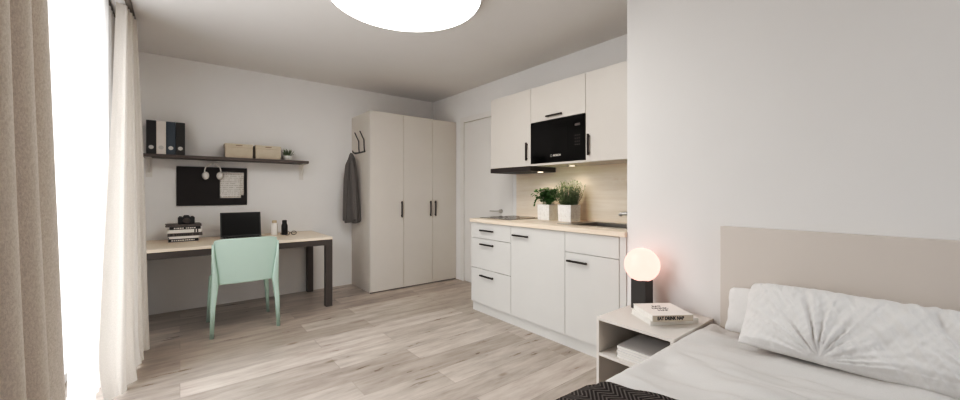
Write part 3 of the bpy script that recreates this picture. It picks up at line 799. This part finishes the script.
# ------------------------------------------------------------------ bed
bd = thing('bed', 'single bed with a plain beige headboard against the near wall', 'bed', (0, 0, 0))
BY0, BY1, BX0, BX1 = -.20, .812, .28, 2.28
obj('headboard', box(2.292, XW-.001, -.235, .774, .06, 1.014), M['headboard'], bd, bevel=.002)
obj('bed_base', box(BX0+.02, 2.29, BY0+.02, BY1-.02, .10, .25), M['headboard'], bd, bevel=.004)
for x in (BX0+.06, 2.18):
    for y in (BY0+.04, BY1-.10): obj('leg', box(x, x+.06, y, y+.06, 0, .0998), M['metal_dk'], bd)
obj('mattress', box(BX0+.015, 2.288, BY0+.015, BY1-.015,   .2505, .43), M['pillow'], bd, bevel=.03, segs=4)
TOP = .497
def drape(s, W, rad=.035):
    # arc-length s measured from the left edge: returns (position, drop, slope)
    if s < 0: return -.004 - rad*0, -s
    return s, 0
def duvet_fn(px, py):
    # folds: long soft creases running from the pillow towards the nightstand side
    w = -px*.42 + py*.18
    n = fbm((px*1.6, py*1.6, 2.2), 4)
    m = .5+.5*fbm((px*1.3+9, py*1.5, 1), 3)
    a = .030*sin((px*.93 - py*.12)*13 + 2.6*n) * m
    r = -.028*max(0, 1-3.2*abs(fbm((px*3.2+.5*py, py*1.1-px*.2, 7.0), 3)))
    return a + .008*n + r + .003*fbm((px*9, py*5, 3), 3)
def duvet():
    b = NB(); dl = .30
    L, Wd = BX1-BX0, BY1-BY0
    nu, nv = 190, 130
    def fn(u, v):
        s = -dl + u*(L+dl); t = -dl + v*(Wd+2*dl)
        x = BX0 + max(s, 0); y = BY1 - min(max(t, 0), Wd)
        drop = max(-s, 0) + max(-t, 0) + max(t-Wd, 0)
        # rounded edge
        e = min(s, t, Wd-t)
        z = TOP + duvet_fn(x, y)*min(1, max(0, (e+.02)/.10))
        if e < .028: z -= .012*((.028-max(e, 0))/.028)**2
        z -= drop*.97
        sway = .012*sin(9*(s+t))*min(1, drop/.15)
        if t < 0: y += .003
        if t > Wd: y -= .012*min(1, drop/.05) + sway
        if s < 0: x -= .012*min(1, drop/.05) + sway
        return (x, y, max(z, .14))
    grid(b, nu, nv, fn)
    o = obj('duvet', b, M['duvet'], smooth=True)
    m = o.modifiers.new('s', 'SOLIDIFY'); m.thickness = .012; m.offset = -1
    tag(o, 'ivory duvet spread smooth over the bed', 'duvet')
duvet()
def pillow(label, cx, cz, cy, W, hv, T, seed, amp, fan):
    hv = Vector((hv[0], 0, hv[1])); hl = hv.length/2; hv.normalize(); wv = Vector((0, -1, 0)); nv_ = Vector((-hv.z, 0, hv.x))
    ctr = Vector((cx, cy, cz)); hw = W/2
    def prof(u, v):
        p = max(0, 1-abs(u)**4.0)**.55 * max(0, 1-abs(v)**3)**.62
        return p
    def fn(side):
        def f(a, c):
            # denser near the rim
            u = math.copysign(abs(2*a-1)**.85, 2*a-1); v = math.copysign(abs(2*c-1)**.85, 2*c-1)
            p = prof(u, v); w = 0
            if side > 0:
                X, Z = u*hw, v*hl
                for (fx, fz, k) in fan:
                    dx_, dz_ = X-fx, Z-fz; rr = math.hypot(dx_, dz_); an = math.atan2(dz_, dx_)
                    q = noise.noise(Vector((an*4.2+seed, rr*1.5, seed))) + .35*noise.noise(Vector((an*10+seed, rr*3.0, seed+4)))
                    w += k*(1-abs(q)*1.7)*min(1, rr/.08)*math.exp(-(rr/.38)**2)
                w += .5*fbm((X*7+seed, Z*9+X*4, 1.7), 3)
                q1 = 1-2.6*abs(noise.noise(Vector((X*21+Z*15+.6*noise.noise(Vector((X*6, Z*6, 3))), (Z-X*1.2)*2.2, seed+3))))
                w += .6*q1*min(1, .35+max(0, X+.15)*2.4)
                w += .14*(1-2.6*abs(noise.noise(Vector((X*34-Z*22, (Z+X)*2.6, seed+8)))))
                w += .9*noise.noise(Vector((X*38, Z*7, seed)))*max(0, v)**2
                w *= amp*min(1, 3*p)
            edge = 1 + .012*noise.noise(Vector((u*7, v*3, seed)))
            cr = 1 - (.07 if v > 0 else .012)*(abs(u)*abs(v))**5
            u *= cr; v *= cr
            return ctr + wv*(u*hw*edge*(1-.03*(1-v*v))) + hv*(v*hl*(1-.04*(1-u*u)*0)*edge) + nv_*(side*T/2*p + w + (.0008*side))
        return f
    b = NB(); n1, n2 = 220, 90
    grid(b, n1, n2, fn(1)); grid(b, n1, n2, fn(-1))
    bmesh.ops.remove_doubles(b, verts=b.verts, dist=.0022)
    return tag(obj('pillow', b, M['pillow'], smooth=True), label, 'pillow', 'pillows on the bed')
pillow('plump white crumpled pillow leaning at the front, in full view on the bed', 2.112, .632, .205, .82, (.175, .262), .14, 2.0, .016, [(-.12, -.15, 1.25), (.34, -.12, .6)])
pillow('white pillow tucked against the headboard behind the crumpled front pillow', 2.226, .600, .325, .80, (.05, .225), .10, 6.0, .004, [(0, -.1, 1.0)])
def throw_blanket():
    b = NB()
    x0, x1 = .62, 1.215; dl = .26
    def fn(u, v):
        t = -dl + v*(1.0+2*dl*.8)
        y = BY1 - min(max(t, 0), 1.0); drop = max(-t, 0) + max(t-1.0, 0)
        far = 1.205 + .13*min(1, max(0, t)/.35) - .05*max(0, t-.35) + .006*sin(7*t)
        x = x0 + (far-x0)*u
        e = min(t, 1.0-t)
        z = TOP + .5*duvet_fn(x, y)*min(1, max(0, (e+.02)/.10)) + .020 + .006*fbm((x*4, y*4, 5), 3)
        if u > .94: z -= .010*((u-.94)/.06)**2
        if e < .045: z -= .028*((.045-max(e, 0))/.045)**2
        z -= drop*.97
        if t < 0: y += .028 + .008*sin(14*x)
        if t > 1.0: y -= .028
        return (x, y, z)
    grid(b, 90, 110, fn)
    o = obj('throw_blanket', b, M['throw'], smooth=True)
    m = o.modifiers.new('s', 'SOLIDIFY'); m.thickness = .008; m.offset = -1
    tag(o, 'dark charcoal chevron knit throw lying across the foot of the bed', 'blanket')
throw_blanket()

# ------------------------------------------------------------------ nightstand
nx0, nx1, ny0, ny1, nz = 1.846, XW-.002, .822, 1.248, .492
ns = thing('nightstand', 'open beige nightstand with two compartments between bed and kitchen', 'nightstand', (nx0, ny0, 0))
ND, NW, t = nx1-nx0, ny1-ny0, .016
obj('top_panel', box(0, ND, 0, NW, nz-t, nz), M['nstand'], ns, bevel=.001)
for y in (0, NW-t): obj('side_panel', box(0, ND, y, y+t, 0, nz-t-.0002), M['nstand'], ns, bevel=.001)
obj('shelf', box(.002, ND-.012, t+.0002, NW-t-.0002, .278, .294), M['nstand'], ns)
obj('bottom_panel', box(.002, ND-.012, t+.0002, NW-t-.0002, .03, .046), M['nstand'], ns)
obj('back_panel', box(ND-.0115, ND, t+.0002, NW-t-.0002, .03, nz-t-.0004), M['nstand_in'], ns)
# magazines in the upper compartment
GM = 'magazines in the nightstand'
mz = .2945
mlabels = ['lowest pale magazine of the pile in the nightstand', 'second pale magazine from the bottom of the nightstand pile', 'middle pale magazine of the nightstand pile',
           'pale magazine just under the topmost in the nightstand', 'topmost pale grey magazine of the pile in the nightstand']
for k in range(5):
    o = thing('magazine', mlabels[k], 'magazine', (1.872+.003*sin(k*2.1), .858+.002*cos(k*3), mz), .01*sin(k*1.7), GM)
    T = .0125
    c = NB(); bx(c, 0, .25, 0, .277, 0, .0012); bx(c, 0, .25, 0, .277, T-.0012, T); obj('cover', c, M['stack'], o)
    obj('pages', box(.0005, .249, .001, .276, .0013, T-.0013), M['page'], o)
    mz += T+.0004
# books on top
a1 = R(-31)
def nbook(label, corner, rz, L, D, T, z):
    # corner: the near left end of the spine
    cx = corner[0] + cos(rz)*L/2; cy = corner[1] + sin(rz)*L/2
    return book('book', label, (cx, cy, z), rz, L, D, T, M['bookwhite'], None, 'books on the nightstand')
b1 = nbook('white book lying directly on the nightstand top under the lettered book', (1.945, .985), R(-32), .275, .200, .030, nz+.0005)
b2 = nbook('white book lettered EAT DRINK NAP on top of the pair on the nightstand', (1.920, .962), R(-34.6), .222, .212, .033, nz+.0312)
obj('spine', box(-.1105, .1105, -.0008, .0003, .0005, .0325), M['spine'], b2)
text('spine_title', 'EAT DRINK NAP', .024, M['ink'], b2, (-.012, -.0009, .0165), (1,0,0), (0,0,1), .0011, .82)
for k, wtxt in enumerate(('EAT', 'DRINK', 'NAP')):
    text('cover_title', wtxt, .030, M['ink'], b2, (-.005, .150-.034*k, .0333), (1,0,0), (0,1,0), .0006)
# table lamp
tl = thing('table_lamp', 'table lamp with a glowing globe on a dark square post, on the nightstand', 'lamp', (2.200, 1.167, nz+.0005))
obj('post', box(-.046, .046, -.046, .046, 0, .178), M['post'], tl, bevel=.002)
b = NB(); bmesh.ops.create_uvsphere(b, u_segments=40, v_segments=24, radius=.102); obj('globe_shade', b, M['globe'], tl, smooth=True).location = (0, 0, .264)
# ------------------------------------------------------------------ light
w = bpy.data.worlds.new('world'); scene.world = w; w.use_nodes = True
wt = w.node_tree; bg = wt.nodes['Background']
tc = wt.nodes.new('ShaderNodeTexCoord'); sx = wt.nodes.new('ShaderNodeSeparateXYZ'); rp = wt.nodes.new('ShaderNodeValToRGB')
wt.links.new(tc.outputs['Generated'], sx.inputs[0]); wt.links.new(sx.outputs['Z'], rp.inputs['Fac'])
rp.color_ramp.elements[0].position = 0; rp.color_ramp.elements[0].color = (.42, .42, .42, 1)
e = rp.color_ramp.elements.new(.06); e.color = (.90, .95, 1, 1)
rp.color_ramp.elements[1].position = .6; rp.color_ramp.elements[-1].color = (.90, .95, 1, 1)
wt.links.new(rp.outputs[0], bg.inputs['Color']); bg.inputs['Strength'].default_value = 6.6
for nm, sx_, sz_, loc, rot in (('side', W1[1]-W1[0], WZ, (XL-.19, sum(W1)/2, WZ/2), (R(90), 0, R(-90))), ('rear', V1-V0, WZ-VZ, ((V0+V1)/2, YF-.115, (VZ+WZ)/2), (R(90), 0, 0))):
    li = bpy.data.lights.new('window_portal', 'AREA'); li.shape = 'RECTANGLE'; li.size = sx_; li.size_y = sz_
    li.cycles.is_portal = True
    lo = bpy.data.objects.new('window_portal', li); lo.location = loc; lo.rotation_euler = rot
    C.objects.link(lo)

# ------------------------------------------------------------------ camera
cam = bpy.data.cameras.new('camera_view'); co = bpy.data.objects.new('camera_view', cam); C.objects.link(co)
F = 374.7
cam.sensor_width = 36; cam.sensor_fit = 'HORIZONTAL'; cam.lens = 36*F/960
cam.shift_y = -8/960; cam.clip_start = .02
co.location = (0, 0, 1.2); co.rotation_euler = (R(90), 0, -math.atan(300/F))
scene.camera = co
scene.view_settings.view_transform = 'Standard'; scene.view_settings.look = 'None'
vs = scene.view_settings; vs.use_curve_mapping = True; cm_ = vs.curve_mapping; cm_.use_clip = False; cm_.extend = 'EXTRAPOLATED'
for p in ((.055, .034), (.13, .095), (.27, .262), (.6, .605)): cm_.curves[3].points.new(*p)
cm_.update()
scene.view_settings.exposure = .22; scene.view_settings.gamma = 1
scene.cycles.use_denoising = True
scene.cycles.max_bounces = 10; scene.cycles.diffuse_bounces = 6; scene.cycles.transparent_max_bounces = 12
scene.cycles.sample_clamp_indirect = 8
scene.cycles.caustics_reflective = False; scene.cycles.caustics_refractive = False
